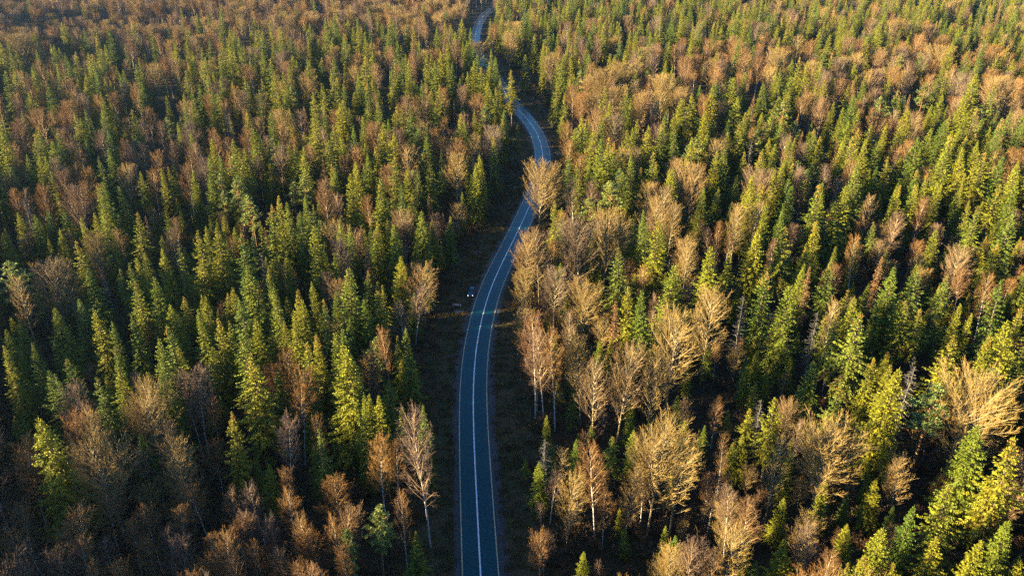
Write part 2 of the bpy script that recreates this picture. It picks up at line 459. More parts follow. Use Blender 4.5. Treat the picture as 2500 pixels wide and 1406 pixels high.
def leafless_mesh(seed, H=24.0, Wc=9.0, cb=.3, birch=False, dens=1.0, rise=.9, forks=1, top=.55, twr=.0165):
    """a leafless broadleaf: trunk(s), limbs, branches, twigs; birch twigs are finer, denser and hang"""
    rnd = random.Random(seed); u = rnd.uniform
    tr, cr = MB(), MB()
    def norm(v):
        q = math.sqrt(v[0] ** 2 + v[1] ** 2 + v[2] ** 2) or 1
        return v[0] / q, v[1] / q, v[2] / q
    def path(p, d, L, n, up, wob):
        pts = [p]
        for _ in range(n):
            d = norm((d[0] + u(-wob, wob), d[1] + u(-wob, wob), d[2] + up / n + u(-wob, wob) * .6))
            p = (p[0] + d[0] * L / n, p[1] + d[1] * L / n, p[2] + d[2] * L / n)
            pts.append(p)
        return pts
    def at(pts, s):
        x = s * (len(pts) - 1); i = min(int(x), len(pts) - 2); f = x - i
        a, b_ = pts[i], pts[i + 1]
        return tuple(a[k] + (b_[k] - a[k]) * f for k in range(3)), norm(tuple(b_[k] - a[k] for k in range(3)))
    def side(d, ang, roll):
        q = norm((d[1], -d[0], .001)) if abs(d[2]) < .98 else (1, 0, 0)
        w = (d[1] * q[2] - d[2] * q[1], d[2] * q[0] - d[0] * q[2], d[0] * q[1] - d[1] * q[0])
        c, s_, ca, sa = math.cos(roll), math.sin(roll), math.cos(ang), math.sin(ang)
        return tuple(d[k] * ca + (q[k] * c + w[k] * s_) * sa for k in range(3))
    stems = []
    main = path((0, 0, 0), (u(-.02, .02), u(-.02, .02), 1), H * .97, 9, .1, .045 if birch else .022)
    r0 = .21 if not birch else .17
    tr.tube(main, [r0 * (1 - i / 9) ** .8 + .02 for i in range(10)], 7)
    stems.append((main, cb, 1.0))
    for f in range(forks - 1):
        s = u(.28, .45)
        p, d = at(main, s)
        st = path(p, norm((u(-.5, .5), u(-.5, .5), 1)), H * (1 - s) * u(.8, .95), 6, .5, .06)
        tr.tube(st, [r0 * .6 * (1 - i / 6) ** .8 + .015 for i in range(7)], 5)
        stems.append((st, .12, .75))
    for pts, c0, k in stems:
        n1 = int((52 if not birch else 40) * dens * (1 if k == 1 else .55))
        for i in range(n1):
            q = (i + u(0, 1)) / n1
            q = q ** .9
            s = c0 + (.985 - c0) * q
            p, d = at(pts, s)
            env = math.sqrt(max(.02, 1 - q ** (1.5 + top))) * min(1, .62 + q * 2.2)
            ang = (1.0 - .45 * q) if not birch else (.80 - .35 * q)
            ang *= u(.8, 1.15)
            L = Wc * .5 * k * env * u(.72, 1.08) / max(.35, math.sin(ang * .8))
            L = min(L, (H * 1.02 - p[2]) / max(.3, math.cos(ang * .8)))
            if q < .12 and rnd.random() < .4: L *= .6
            n = 5
            lim = path(p, side(d, ang, i * 2.399 + u(-.5, .5)), L, n, rise * .45 * (1 - .4 * q), .05)
            rb = .030 + .0085 * L
            cr.tube(lim, [rb * (1 - j / n) ** .8 + .013 for j in range(n + 1)], 4, 0)
            n2 = max(3, int(L / .36 * dens))
            for j in range(n2):
                s2 = .18 + .82 * (j + u(0, 1)) / n2
                p2, d2 = at(lim, s2)
                L2 = (L * (1 - s2) * .36 + .6 + .06 * L) * u(.6, 1.25)
                sub = path(p2, side(d2, u(.3, .75), u(0, 6.28)), L2, 3, .3 if not birch else .05, .12)
                ti = min(1, max(0, rnd.gauss(.5, .2)))
                cr.tube(sub, [.019, .016, .013, .006], 3, 1, ti)
                n3 = max(3, int(L2 / (.16 if not birch else .115) * dens))
                for _ in range(n3):
                    p3, d3 = at(sub, u(.1, 1))
                    L3 = u(.35, .9) * (.85 if not birch else 1.0)
                    e = side(d3, u(.2, .7), u(0, 6.28))
                    e = norm((e[0], e[1], e[2] + (.2 if not birch else -u(.05, .6))))
                    tip = tuple(p3[m_] + e[m_] * L3 for m_ in range(3))
                    cr.spike(p3, tip, twr if not birch else twr * .85, 1, min(1, ti + u(0, .25)))
    return tr, cr
def pine_mesh(seed, H=22.0, Wc=6.5, cb=.45):
    rnd = random.Random(seed); u = rnd.uniform
    tr, cr = MB(), MB()
    pts = [(0, 0, 0)]
    for k in range(1, 8): pts.append((pts[-1][0] + u(-.15, .15), pts[-1][1] + u(-.15, .15), H * k / 7.3))
    tr.tube(pts, [.24 * (1 - k / 8) ** .7 + .02 for k in range(8)], 6)
    n = 58
    for i in range(n):
        q = (i + u(0, 1)) / n
        z = H * (cb + (.97 - cb) * q)
        k = z / (H / 7.3); j = min(6, int(k)); f = k - j
        bx, by = pts[j][0] + (pts[j + 1][0] - pts[j][0]) * f, pts[j][1] + (pts[j + 1][1] - pts[j][1]) * f
        L = Wc * .5 * (1 - q ** 2.2 * .8) * min(1, .6 + q) * u(.5, 1.15)
        az = u(0, 6.28); pit = u(-.1, .35) + .5 * q
        e = (bx + math.cos(az) * L * math.cos(pit), by + math.sin(az) * L * math.cos(pit), z + L * math.sin(pit))
        m_ = ((bx + e[0]) / 2, (by + e[1]) / 2, (z + e[2]) / 2 - .12 * L)
        cr.tube([(bx, by, z), m_, e], [.07, .05, .02], 3, 1)
        tint = min(1, max(0, rnd.gauss(.5, .25)))
        for c in range(max(3, int(L * 3.0))):
            s = u(.35, 1.05)
            cx, cy_, cz = bx + (e[0] - bx) * s + u(-.45, .45), by + (e[1] - by) * s + u(-.45, .45), z + (e[2] - z) * s + u(-.1, .35)
            for _ in range(15):
                a, el = u(0, 6.28), u(-.25, 1.3)
                ln = u(.3, .6)
                dx, dy, dz = math.cos(a) * math.cos(el) * ln, math.sin(a) * math.cos(el) * ln, math.sin(el) * ln
                w = u(.055, .12)
                wx, wy = -math.sin(a) * w, math.cos(a) * w
                cr.face([(cx, cy_, cz), (cx + dx * .55 + wx, cy_ + dy * .55 + wy, cz + dz * .55), (cx + dx, cy_ + dy, cz + dz), (cx + dx * .55 - wx, cy_ + dy * .55 - wy, cz + dz * .55)],
                        0, min(1, max(0, tint + u(-.25, .25))), .6 * u(.5, 1) if rnd.random() < .06 else 0.)
    return tr, cr
def shrub_mesh(seed, H=2.6, n=26):
    rnd = random.Random(seed); u = rnd.uniform
    cr = MB()
    for _ in range(n):
        az, sp = u(0, 6.28), u(.15, .8)
        L = H * u(.5, 1.1)
        b = (u(-.4, .4), u(-.4, .4), 0)
        m_ = (b[0] + math.cos(az) * sp * L * .4, b[1] + math.sin(az) * sp * L * .4, L * .5)
        e = (b[0] + math.cos(az) * sp * L, b[1] + math.sin(az) * sp * L, L * u(.8, 1))
        ti = u(.2, .9)
        cr.tube([b, m_, e], [.035, .026, .01], 3, 0, ti)
        for _ in range(9):
            s = u(.25, 1); p = tuple(m_[k] + (e[k] - m_[k]) * s for k in range(3))
            cr.spike(p, (p[0] + u(-.5, .5), p[1] + u(-.5, .5), p[2] + u(-.15, .55)), .03, 0, min(1, ti + u(-.2, .2)))
        for _ in range(3):                                # a few leaves still on
            s = u(.2, 1); p = tuple(m_[k] + (e[k] - m_[k]) * s for k in range(3)); q = .12
            cr.face([p, (p[0] + u(-q, q), p[1] + u(-q, q), p[2] + u(-q, q)), (p[0] + u(-q, q) * 2, p[1] + u(-q, q) * 2, p[2] + u(-q, q))], 0, 1.0)
    return MB(), cr
def tuft_mesh(seed):
    rnd = random.Random(seed); u = rnd.uniform
    cr = MB()
    for _ in range(46):
        x, y = u(-.8, .8), u(-.8, .8)
        h = u(.25, .75)
        cr.spike((x, y, 0), (x + u(-.4, .4), y + u(-.4, .4), h), .045, 0, u(0, 1))
    return MB(), cr

M['grass'] = foliage_mat("dry_grass", [(0, (.075, .062, .026)), (.5, (.135, .085, .034)), (1, (.080, .080, .030))], (.6, .6, .6), (1.4, 1.3, 1.2), (.1, .06, .03), .9)

KIND = {}      # kind -> list of (trunk mesh, crown mesh, joined mesh, natural height, natural crown width)
def add_model(kind, pair, H, Wd, mt, mc):
    tr, cr = pair
    k = len(KIND.setdefault(kind, []))
    tm = tr.mesh(f"{kind}_trunk_{k}", [mt], True) if tr.v else None
    cm = cr.mesh(f"{kind}_crown_{k}", mc)
    j = MB()
    j.v, j.f, j.m, j.t, j.d = list(cr.v), list(cr.f), list(cr.m), list(cr.t), list(cr.d)
    n = len(j.v)
    j.v += tr.v; j.f += [tuple(n + q for q in f) for f in tr.f]; j.m += [len(mc)] * len(tr.f); j.t += tr.t; j.d += tr.d
    jm = j.mesh(f"{kind}_whole_{k}", mc + [mt])
    rad = sorted(math.hypot(q[0], q[1]) for q in cr.v)
    KIND[kind].append((tm, cm, jm, H, 2 * rad[int(len(rad) * .95)] if kind not in ('shrub', 'tuft') else Wd))
for i, (R, cb, dr, cn, gp, rg, ds) in enumerate([(3.4, .12, .55, True, .48, .2, .25), (2.7, .16, .7, True, .5, .25, .3), (4.1, .10, .45, False, .50, .18, .2), (3.1, .22, .8, True, .55, .32, .45),
                                         (3.6, .14, .35, False, .46, .22, .25), (2.4, .10, .6, True, .48, .22, .3), (3.3, .3, .6, True, .52, .3, .4), (2.8, .14, .5, False, .45, .15, .2),
                                         (3.0, .25, .9, False, .72, .4, .5), (3.8, .16, .7, True, .60, .3, .3), (2.2, .2, .4, False, .62, .35, .35), (3.5, .3, .6, True, .66, .38, .55)]):
    add_model('spruce', spruce_mesh(100 + i, 26, R, cb, dr, cn, gp, rg, ds), 26.0, R * 2, M['bark_spruce'], [M['needle'], M['cone']])
for i, (R, cb, dr) in enumerate([(2.4, .16, .7), (2.0, .2, .5)]):
    add_model('brown', spruce_mesh(140 + i, 25, R, cb, dr, False, .55, .3, .6), 25.0, R * 2, M['bark_grey'], [M['needle_brown'], M['cone']])
for i, (H, Wc, cb, dn, rs, fk, tp) in enumerate([(24, 9, .24, 1.0, .9, 1, .5), (24, 11, .22, 1.0, .8, 2, .6), (25, 7, .28, 1.0, 1.3, 1, .3), (23, 13, .20, 1.05, .9, 2, .8), (24, 8, .28, .95, 1.2, 2, .4), (23, 10, .24, 1.05, 1.0, 1, .7), (25, 5.5, .3, .9, 1.3, 1, .2)]):
    add_model('aspen', leafless_mesh(200 + i, H, Wc, cb, False, dn, rs, fk, tp), float(H), float(Wc), M['bark_aspen'], [M['bark_aspen'], M['twig_aspen']])
for i, (H, Wc, cb, dn, fk, tp) in enumerate([(24, 6.5, .30, .95, 1, .3), (23, 7.5, .34, 1.0, 2, .5), (25, 5, .38, .9, 1, .2), (22, 7, .42, .85, 2, .4), (24, 6, .32, 1.0, 1, .4), (24, 9, .28, 1.0, 1, .5)]):
    add_model('birch', leafless_mesh(300 + i, H, Wc, cb, True, dn, .9, fk, tp), float(H), float(Wc), M['bark_birch'], [M['limb_birch'], M['twig_birch']])
for i, (H, Wc, cb) in enumerate([(22, 6.5, .42), (23, 5.5, .35), (21, 7, .5)]):
    add_model('pine', pine_mesh(400 + i, H, Wc, cb), float(H), Wc, M['bark_pine'], [M['pine'], M['bark_pine']])
for i in range(2):
    add_model('snag', snag_mesh(500 + i, 22, 1.8 + i * .6), 22.0, 3.6 + i, M['bark_grey'], [M['bark_grey']])
for i in range(4):
    add_model('shrub', shrub_mesh(600 + i, 2.2 + .5 * i), 2.5, 2.5, M['bark_grey'], [M['twig_shrub']])
for i in range(3):
    add_model('tuft', tuft_mesh(700 + i), .6, 1.6, M['grass'], [M['grass']])

# ------------------------------------------------------------------ the surveyed trees: window origin, then (kind, tip x, tip y, crown width[, height]) in window units of 0.36 photo px
HERO = {
 (0, 900): "s290,310,260 s670,60,150 s945,40,70 s1090,-10,150 s1545,300,140 s1805,635,100,14 s2140,510,100,15 s2200,400,100 s1700,-100,240 s2480,180,130 s940,415,130,17 s385,20,90 s1270,1230,80,9 "
  "b490,125,220 b590,215,150 b470,310,170 b120,490,200 b180,700,200 b90,920,170 b450,950,290 b680,830,190 b1250,20,190 b1980,40,270 b1890,350,200 b2155,340,120 b1330,760,230 b980,920,170 b860,1040,160 b1560,820,130 b1730,800,170 b1950,800,150 b1590,1010,200 b1660,980,150 b1200,1190,210 b530,1165,180 b350,1280,280 b2130,1095,230 b1940,690,110,17 b1490,1140,200 b1150,390,140 b2310,980,150 b60,1110,170 b1190,930,150 b1400,1120,120 b1850,1020,150 b2050,1010,170 b700,1160,130 b1110,1090,130 b230,1150,150 b1000,1180,150 b1750,1150,160 b1900,1230,150 b2330,1200,120 b820,1290,150 b1560,1290,150 b640,1300,130 b2020,1290,130 b150,1320,150 "
  "a960,140,320 a660,510,380 a600,320,180 a1180,470,260",
 (800, 900): "p330,930,190,19 p120,1080,150,17 s590,1115,150,15 s500,250,100 s640,240,110,23 s310,165,150 s240,185,130 s410,380,60,14 b640,310,300,30 b350,490,170 b440,490,140 b500,850,130 b60,980,130 "
  "a2240,380,380,26 a2400,440,270,25 b1850,520,240,22 a1580,520,120,14 a1640,690,220,19 b1890,800,140,15 n1450,470,140,17 s1690,470,100,12 s1790,380,60,12 a2330,1230,180,12 b2480,1200,160,18 a2040,700,160,18 b2160,640,120,16",
 (1600, 900): "a1180,420,460,22 a850,470,150,22 b975,345,100,18 s820,200,220,22 s1250,100,200,22 s1620,0,300,28 n1740,-20,170,26 p1920,100,230,24 a2170,60,480,26 s2230,370,290,25 s2040,790,300,24 s2490,480,300 s1740,910,150,21 s1540,1065,250,20 s2400,1000,200,21 s2180,1150,250,20 s885,1150,170,16 b540,820,130,19 b635,865,160,19 a520,1070,230,20 b290,1185,170,18 b400,1230,150,17 b1090,1105,200,17 b1200,1240,150,15 a100,1230,200,13 s1320,1320,100,15 s1650,1310,140,15 n715,215,130,15 b480,440,90,17 b410,720,120,16 a1710,600,180,17 s600,450,150,13 s860,870,150,12 s1500,750,200,13 s1930,1120,260,18 s2490,1300,150,15 s1420,1250,150,17",
 (0, 450): "s700,0,130 s890,190,110 s635,190,90 s570,220,100 s705,210,130 s525,380,110 s1095,430,110 s1240,420,110 s1335,320,130 s1400,290,80 s1445,275,130 s1635,335,140 s1690,310,60 s1880,80,110 s1950,125,100 s1815,150,130 s1760,240,70 s2050,60,90 s2030,180,100 s2120,130,70 s2145,255,140 s2300,235,90 s2370,270,90 s1940,440,70 s1680,550,150 s1630,600,90 s1820,560,90 s1865,690,110 s1990,710,130 s2050,770,110 s2210,780,110 s2340,575,170 s1650,780,150 s1355,835,110 s1390,760,110,20 s1485,890,130 s1550,905,120 s1970,905,130 s2040,1065,150 s2150,1040,130 s1660,1040,170 s1760,1210,130 s2300,980,150 s2340,1120,250,30 s1065,1040,150 s1155,965,140 s1000,1270,60 s1090,1200,150 s755,1105,110 s655,840,130 s755,930,90 s870,530,100 s820,570,70 s905,650,130 s1020,620,130 s885,890,110 s935,495,100 s195,1075,90 s10,1090,100 s440,1170,130,19 s30,990,130,20 s365,300,90 s35,295,70 s960,450,100,18 s1150,800,130,20 s1250,750,110,17 s610,570,200,22 s370,830,260,22 s550,780,150,20 s120,920,120,19 s1740,900,200,22 s1520,740,100,17 s1860,470,70,17 s240,200,100,20 s310,170,90,20 s430,170,150,20 s120,190,130,20 s1560,690,110,17 s1240,1090,110,18 s800,1250,130,18 s330,1260,130,18 s1880,1250,130,18 s1450,1080,120,18 "
  "n1780,460,80 p1680,85,130 p1505,45,80,18 p1600,-20,110 p20,530,220 b2320,375,150 l2470,410,110 b1290,1260,190 b100,40,100 b250,20,130 b500,20,190 b640,0,90 b1160,230,80 b1170,320,120 b2200,0,120 b2290,70,90 a310,540,230 a420,545,200 a100,640,150 a200,540,80 a600,340,170 n700,550,90 n160,100,60",
 (800, 450): "s75,235,90 s150,270,90 s350,270,110 s310,310,90 s415,275,90 s470,260,120 s245,310,70 s125,575,170,29 s330,670,120 s270,770,110 s370,670,90,22 s520,980,100,20 s465,1040,80,18 s70,980,150 s110,1100,260,30 s500,0,80 s350,0,110 s580,50,70 s215,155,60,20 s480,480,190,22 s640,180,180,24 s560,1090,220,19 b100,375,140 b500,790,130,20 b385,970,100,22 l290,1050,110,22 s480,1200,150,14 s600,300,150,17 "
  "b1420,920,230,26 b1560,1020,230,25 b1480,1000,200,24 a1350,360,200,21 a1440,335,190,23 a1720,270,290,25 a1900,205,270,26 a1340,600,160,18 a1540,580,200,20 a1740,680,240,20 a1290,840,150,15 a1640,870,120,19 a1740,1060,200,22 s1570,110,110,25 s1620,180,90,22 p1770,100,130,20 p1930,0,180,24 s2000,430,170,26 s2080,200,110 s2150,170,80 s2240,245,150 s2350,540,180 s2055,690,150,26 s2160,705,150,26 l1960,800,110,22 a2450,380,170,24 a2140,0,150 a2270,110,150 a2340,130,130 n2180,310,80 b2220,740,70,18 a2360,870,330,28 a2010,1100,270,26 a1830,1200,200,24 a2220,1150,190,24",
 (1600, 450): "s640,0,120 s735,10,80 s925,0,110 s1130,0,150 s1290,0,130 s1655,0,60 s1770,0,80 s1930,0,80 s2090,0,60 s2160,105,70 s2320,0,110 s2440,0,120 s20,250,120 s125,535,170 s400,405,200,27 s495,440,90,22 s680,270,150 s770,140,100 s855,170,90 s900,285,140 s1105,240,110 s940,480,70,18 s985,530,110 s1185,510,120,22 s740,590,190,28 s910,680,170,28 s1300,720,90,20 s1340,755,160,24 s1430,655,60,16 s1640,565,170 s1800,550,130 s1530,750,110,22 s1400,850,280,30 s1250,880,120,24 s2065,810,90 s2125,880,80,20 s2440,215,190 s2370,665,170 s2480,840,150 s2420,930,200 s2260,1020,110 s2020,1030,200,27 s1610,1235,140,20 s1070,1180,130,18 s1480,1180,140,20 s2490,1100,120 s1050,400,100,21 s1150,900,120,20 s1700,800,160,22 s2160,250,180,22 s2200,150,120 s1500,250,110,18 s1250,130,150,22 s1900,300,150,20 s2000,600,160,20 s2330,400,160,21 s1800,850,150,20 s1950,800,110,19 "
  "l1040,550,90 n1760,1170,100,18 l1530,490,100,20 n1100,860,130,22 n600,750,100,24 a390,690,260,27 a235,385,190 a60,50,170 a560,155,140 a680,145,150 a1210,770,110,25 a2180,1300,180 b1390,360,130 b1640,190,130 a1460,80,100,20 a2080,440,180,20 b1820,100,90 b430,340,70 b800,380,50 b2300,620,150 p2300,1230,170,22",
 (800, 0): "s890,770,130 s1250,475,80 s985,410,70 s1130,380,80 s1180,630,50 s640,540,70 s340,690,100 s510,720,120 s430,890,120 s1500,150,90 s1230,140,60 s1790,880,130 s1930,970,110 s1640,1030,90 s1710,1100,70 s2075,870,80 s2410,670,110 s2260,820,90 s2350,850,80 s1555,550,60 s1605,630,60 s1920,360,60 s730,180,60 s270,1040,80 s180,1090,80 s520,1140,110 s600,1140,80 s700,1090,90 s1980,1170,80 s2230,1090,80 s2340,1140,110 s380,1210,130 s35,1130,70 s140,1170,110 s1585,1040,50,9 s1190,800,50 s970,190,50 s1040,455,80 s1090,540,80 s1010,370,80 s1150,590,70 s990,300,70 s1065,480,70 s1105,420,60 s60,520,80 s200,500,70 s270,560,80 s540,470,70 s500,390,60 s100,680,110 s240,780,80 s780,350,80 s840,430,70 s1700,150,70 s1870,200,60 s2050,200,60 s2000,250,60 s2210,210,70 s1380,120,60 s1330,80,70 s1180,90,70 s1430,20,60 s1750,30,70 s1860,30,80 s2000,20,60 s2250,20,90 s440,1060,110 s770,1010,60 s1000,740,40 s950,480,50 "
  "a2030,440,230 a1900,480,180 a2270,520,170 a1440,1120,250,22 a1540,1160,160 a870,1060,150 a1100,870,160 a980,920,110 a530,1000,150 a1520,370,110 a1230,240,110 a2140,330,90 a1030,295,140,20 a1950,790,130 a1820,800,100 b1720,640,120 b1780,440,90 b190,990,110 b1640,960,80 b400,330,100 b2110,690,100 b1790,1230,130 b1680,1230,120 p1720,480,110 p1065,715,80 p650,1010,80 p1930,1230,190 p2450,990,110 b190,360,80 b340,450,110 b870,280,80 b1110,170,80 b1300,60,60 b2400,310,90 b2430,390,110",
 (0, 0): "b265,740,160 b110,820,140 b455,700,160 b440,555,120 b975,810,90 b1075,830,80 a130,240,180 b580,640,100 b860,255,120 a1020,450,130 b280,410,90 b820,560,70 b920,570,90 s2010,975,90 s1560,940,130 s1720,870,100 s1760,880,90 s1430,930,90 s1420,600,80 s1380,390,120 s1300,420,60 s240,450,90 s70,470,90 s350,300,70 s420,150,60 s780,450,60 s925,430,70 s720,530,60 s1490,520,70 s1250,700,70 s1310,690,70 s1660,740,70 s520,760,90 s680,730,80 s890,740,90 s1190,290,70 s1260,270,60 s1400,250,50 s640,250,80 s1780,350,90 s1980,270,90 s2100,160,100 s2190,560,110 s2240,470,80 s2290,530,70 s2430,500,70 s2140,780,110 s2310,690,110 s740,1000,80 s680,1060,80 s150,1050,90 s250,1040,80 s290,1070,100 s350,1160,70 s950,1160,60 s1090,1140,70 s1280,1150,80 s1160,1120,60 s1410,1050,90 s1620,1000,110 s700,1230,110 s820,1250,90 s2250,1120,70 s2400,1090,100 s2100,880,50 s1930,630,50 p1610,1190,110 b1250,840,140 b1470,880,110 b1650,870,130 b1900,850,90 b2030,760,110 b1350,1090,140 b1880,990,140 b1020,1150,100 b1570,590,90 b1710,450,110 b1900,360,100 b1090,380,100 b1190,410,80 b2400,1000,110 b2200,1220,130 b150,1290,110 b260,1270,140 b480,1270,150 b530,1010,90 b820,960,100 b880,990,90 b950,970,90 b1040,1030,100 b1150,970,80 b1320,970,80 b1270,1000,70 s1550,1140,100,18 p1480,1190,80 p1690,1340,110",
 (1600, 0): "a1920,320,200 a2390,550,220 a60,520,130 b630,380,130 b710,400,120 a840,340,160 b540,280,130 b1145,680,130 b1010,620,110 b925,70,90 b1080,280,110 b1310,260,110 b1400,280,110 b1460,310,100 b1530,350,90 b1480,480,120 b1260,540,70 b1780,250,110 b2110,540,100 b1930,240,120 b280,380,110 b210,390,90 b430,460,80 b150,310,70 b2300,310,120 b880,920,90 l990,890,100 l1735,640,90 s1275,930,90 s1420,940,100 s1130,920,80 s190,665,110 s380,580,120 s550,650,160 s340,750,110 s520,520,110 s800,700,110 s570,840,80 s1110,450,70 s1150,520,80 s985,390,70 s1540,140,70 s1460,250,70 s1920,540,60 s1945,640,90 s2115,650,110 s2160,730,110 s2120,330,80 s2310,360,80 s2440,400,110 s1720,730,130 s1860,860,90 s1800,930,150 s1975,985,110 s2260,1030,120 s2350,1060,110 s2120,1000,110 s2200,1030,110 s2420,750,100 s2360,800,110 s2200,940,70 s650,1190,120 s730,1240,80 s820,1150,100 s930,1200,90 s1130,1240,120 s1380,1100,130 s620,1030,70 s500,990,100 s270,930,120 s140,850,80 s40,820,90 s120,1140,110 s320,1260,80 s1600,1060,80 s1650,1260,70 s1850,1170,60 s1760,1250,80 s1930,1230,90 s2090,1170,60 s2480,1100,120 s2080,80,110 s1900,60,70 s1740,40,90 s1650,10,70 s2350,180,100 s2450,90,90 s2270,170,80 s2200,100,90 s1400,20,100 s1110,50,70 s1220,90,60 s830,60,90 s720,150,100 s600,130,60 s460,170,90 s240,40,90 s130,160,70 s300,170,90 s40,40,90 s890,190,60 s1820,340,70 s2000,480,80 p1560,660,160 p1060,1150,80 p680,880,100 p520,530,90 p870,690,120 p280,940,100 p2370,1070,90 p1830,570,120 a1630,750,80 a1790,760,110 a1620,150,110 a1480,140,90 a980,250,90 a180,1100,150",
}
KN = {'s': 'spruce', 'b': 'birch', 'a': 'aspen', 'p': 'pine', 'n': 'snag', 'l': 'brown'}
rnd = random.Random(11)
trees = []         # kind, x, y, height, crown width, hero?
HG = {}
def near_hero(x, y, r):
    cx, cy_ = int(x // 6), int(y // 6)
    for a in range(-1, 2):
        for b_ in range(-1, 2):
            for q in HG.get((cx + a, cy_ + b_), ()):
                if (q[0] - x) ** 2 + (q[1] - y) ** 2 < r * r: return True
    return False
for (ox, oy), txt in HERO.items():
    for w in txt.split():
        k = KN[w[0]]
        v = [float(q) for q in w[1:].split(',')]
        px, py = ox + v[0] * .36, oy + v[1] * .36
        x, y = spot(px, py, 24)
        dep = proj(x, y, 24)[2]
        wm = v[2] * .36 * dep / FPX
        if len(v) > 3: h = v[3]
        elif k == 'spruce': h = min(29, max(17, 15.5 + 2.1 * wm))
        elif k == 'birch' and oy == 900 and ox == 0 and v[1] > 600: h = 16.5 + rnd.uniform(-2, 1.5)
        elif k == 'birch': h = min(26, max(17, 17.5 + .7 * wm))
        else: h = min(26, max(18, 19 + .5 * wm))
        best = None
        for dh in (0, 1, -1, 2, -2, 3, -3, 4, -4, 5, -5, 6, -6, 8, -8):
            hh = h + dh
            x, y = spot(px, py, hh)
            d, _ = road_dist(x, y)
            lim = 8.0 if d > 0 or len(v) > 3 else 10.5
            if abs(d) > lim and hh > 7 and not near_hero(x, y, 1.3): best = (x, y, hh); break
        if best is None: continue
        x, y, h = best
        wm = v[2] * .36 * proj(x, y, h)[2] / FPX
        trees.append([k, x, y, h, wm, True, f"{ox},{oy}:{w}"])
        HG.setdefault((int(x // 6), int(y // 6)), []).append((x, y))

# ------------------------------------------------------------------ the forest between and beyond them
ROADVIS = []
for i, p in enumerate(line):
    q = proj(p.x, p.y, 0)
    if q and (q[1] > 492 or 268 < q[1] < 405 or 28 < q[1] < 97):
        ROADVIS.append((q[0], q[1], 3.6 * FPX / q[2], p.y))
def hides_road(x, y, h, cw):
    t, b_ = proj(x, y, h), proj(x, y, 0)
    if not t or not b_ or b_[1] <= t[1]: return False
    hw = cw * .5 * FPX / t[2]
    for rx, ry, rw, ryy in ROADVIS:
        if ryy > y and t[1] - 3 < ry < b_[1]:
            f = (ry - t[1]) / (b_[1] - t[1])
            if abs(rx - (t[0] + (b_[0] - t[0]) * f)) < hw * (.35 + .65 * min(1, f * 2)) + rw: return True
    return False
HT = {}
for t_ in trees:
    q = proj(t_[1], t_[2], t_[3])
    HT.setdefault((int(q[0] // 40), int(q[1] // 40)), []).append((q[0], q[1], t_[2], .28 * t_[3] * FPX / q[2]))
def hides_hero(x, y, h, cw):
    t = proj(x, y, h)
    hw = cw * .4 * FPX / t[2]
    lo, hi = int((t[1] - 60) // 40), int((t[1] + h * .7 * FPX / t[2]) // 40)
    for gx in range(int((t[0] - hw) // 40), int((t[0] + hw) // 40) + 1):
        for gy in range(lo, hi + 1):
            for q in HT.get((gx, gy), ()):
                if q[2] > y and abs(q[0] - t[0]) < hw and t[1] < q[1] + q[3] and t[1] + h * .7 * FPX / t[2] > q[1]: return True
    return False
def blob(px, py, cx, cy_, rx, ry): return ((px - cx) / rx) ** 2 + ((py - cy_) / ry) ** 2 < 1
def kind_at(px, py):
    r = rnd.random()
    def pick(s, b_, a, p):
        return 'spruce' if r < s else 'birch' if r < s + b_ else 'aspen' if r < s + b_ + a else 'pine' if r < s + b_ + a + p else 'snag'
    edge = 112 - 62 * min(1, max(0, (px - 300) / 800)) + 12 * math.sin(px * .02)
    if px < 1190 and py < edge + 22: return pick(.06, .66, .28, 0)
    if px < 1190 and py < edge + 60: return pick(.45, .42, .12, 0)
    if blob(px, py, 300, 175, 130, 26) or blob(px, py, 510, 165, 60, 24) or blob(px, py, 500, 400, 250, 42) or blob(px, py, 180, 520, 110, 30): return pick(.06, .86, .08, 0)
    if blob(px, py, 110, 300, 150, 60): return pick(.45, .45, .07, .03)
    if blob(px, py, 1830, 190, 260, 62) or blob(px, py, 2180, 225, 240, 55) or blob(px, py, 1690, 250, 110, 60) or blob(px, py, 2400, 260, 120, 40): return pick(.42, .44, .12, .02)
    if blob(px, py, 1560, 300, 190, 70): return pick(.40, .48, .10, .02)
    if blob(px, py, 2200, 620, 170, 90): return pick(.4, .5, .1, 0)
    if py > 1150 and px < 850: return pick(.12, .80, .08, 0)
    if px > 1230 and py > 700 and px < 1800: return pick(.52, .32, .14, .01)
    if px > 1250 and py > 1000: return pick(.5, .25, .22, .02)
    return pick(.75, .17, .04, .03)
n_far = 0
CELL = 5.9
yy = 20.0
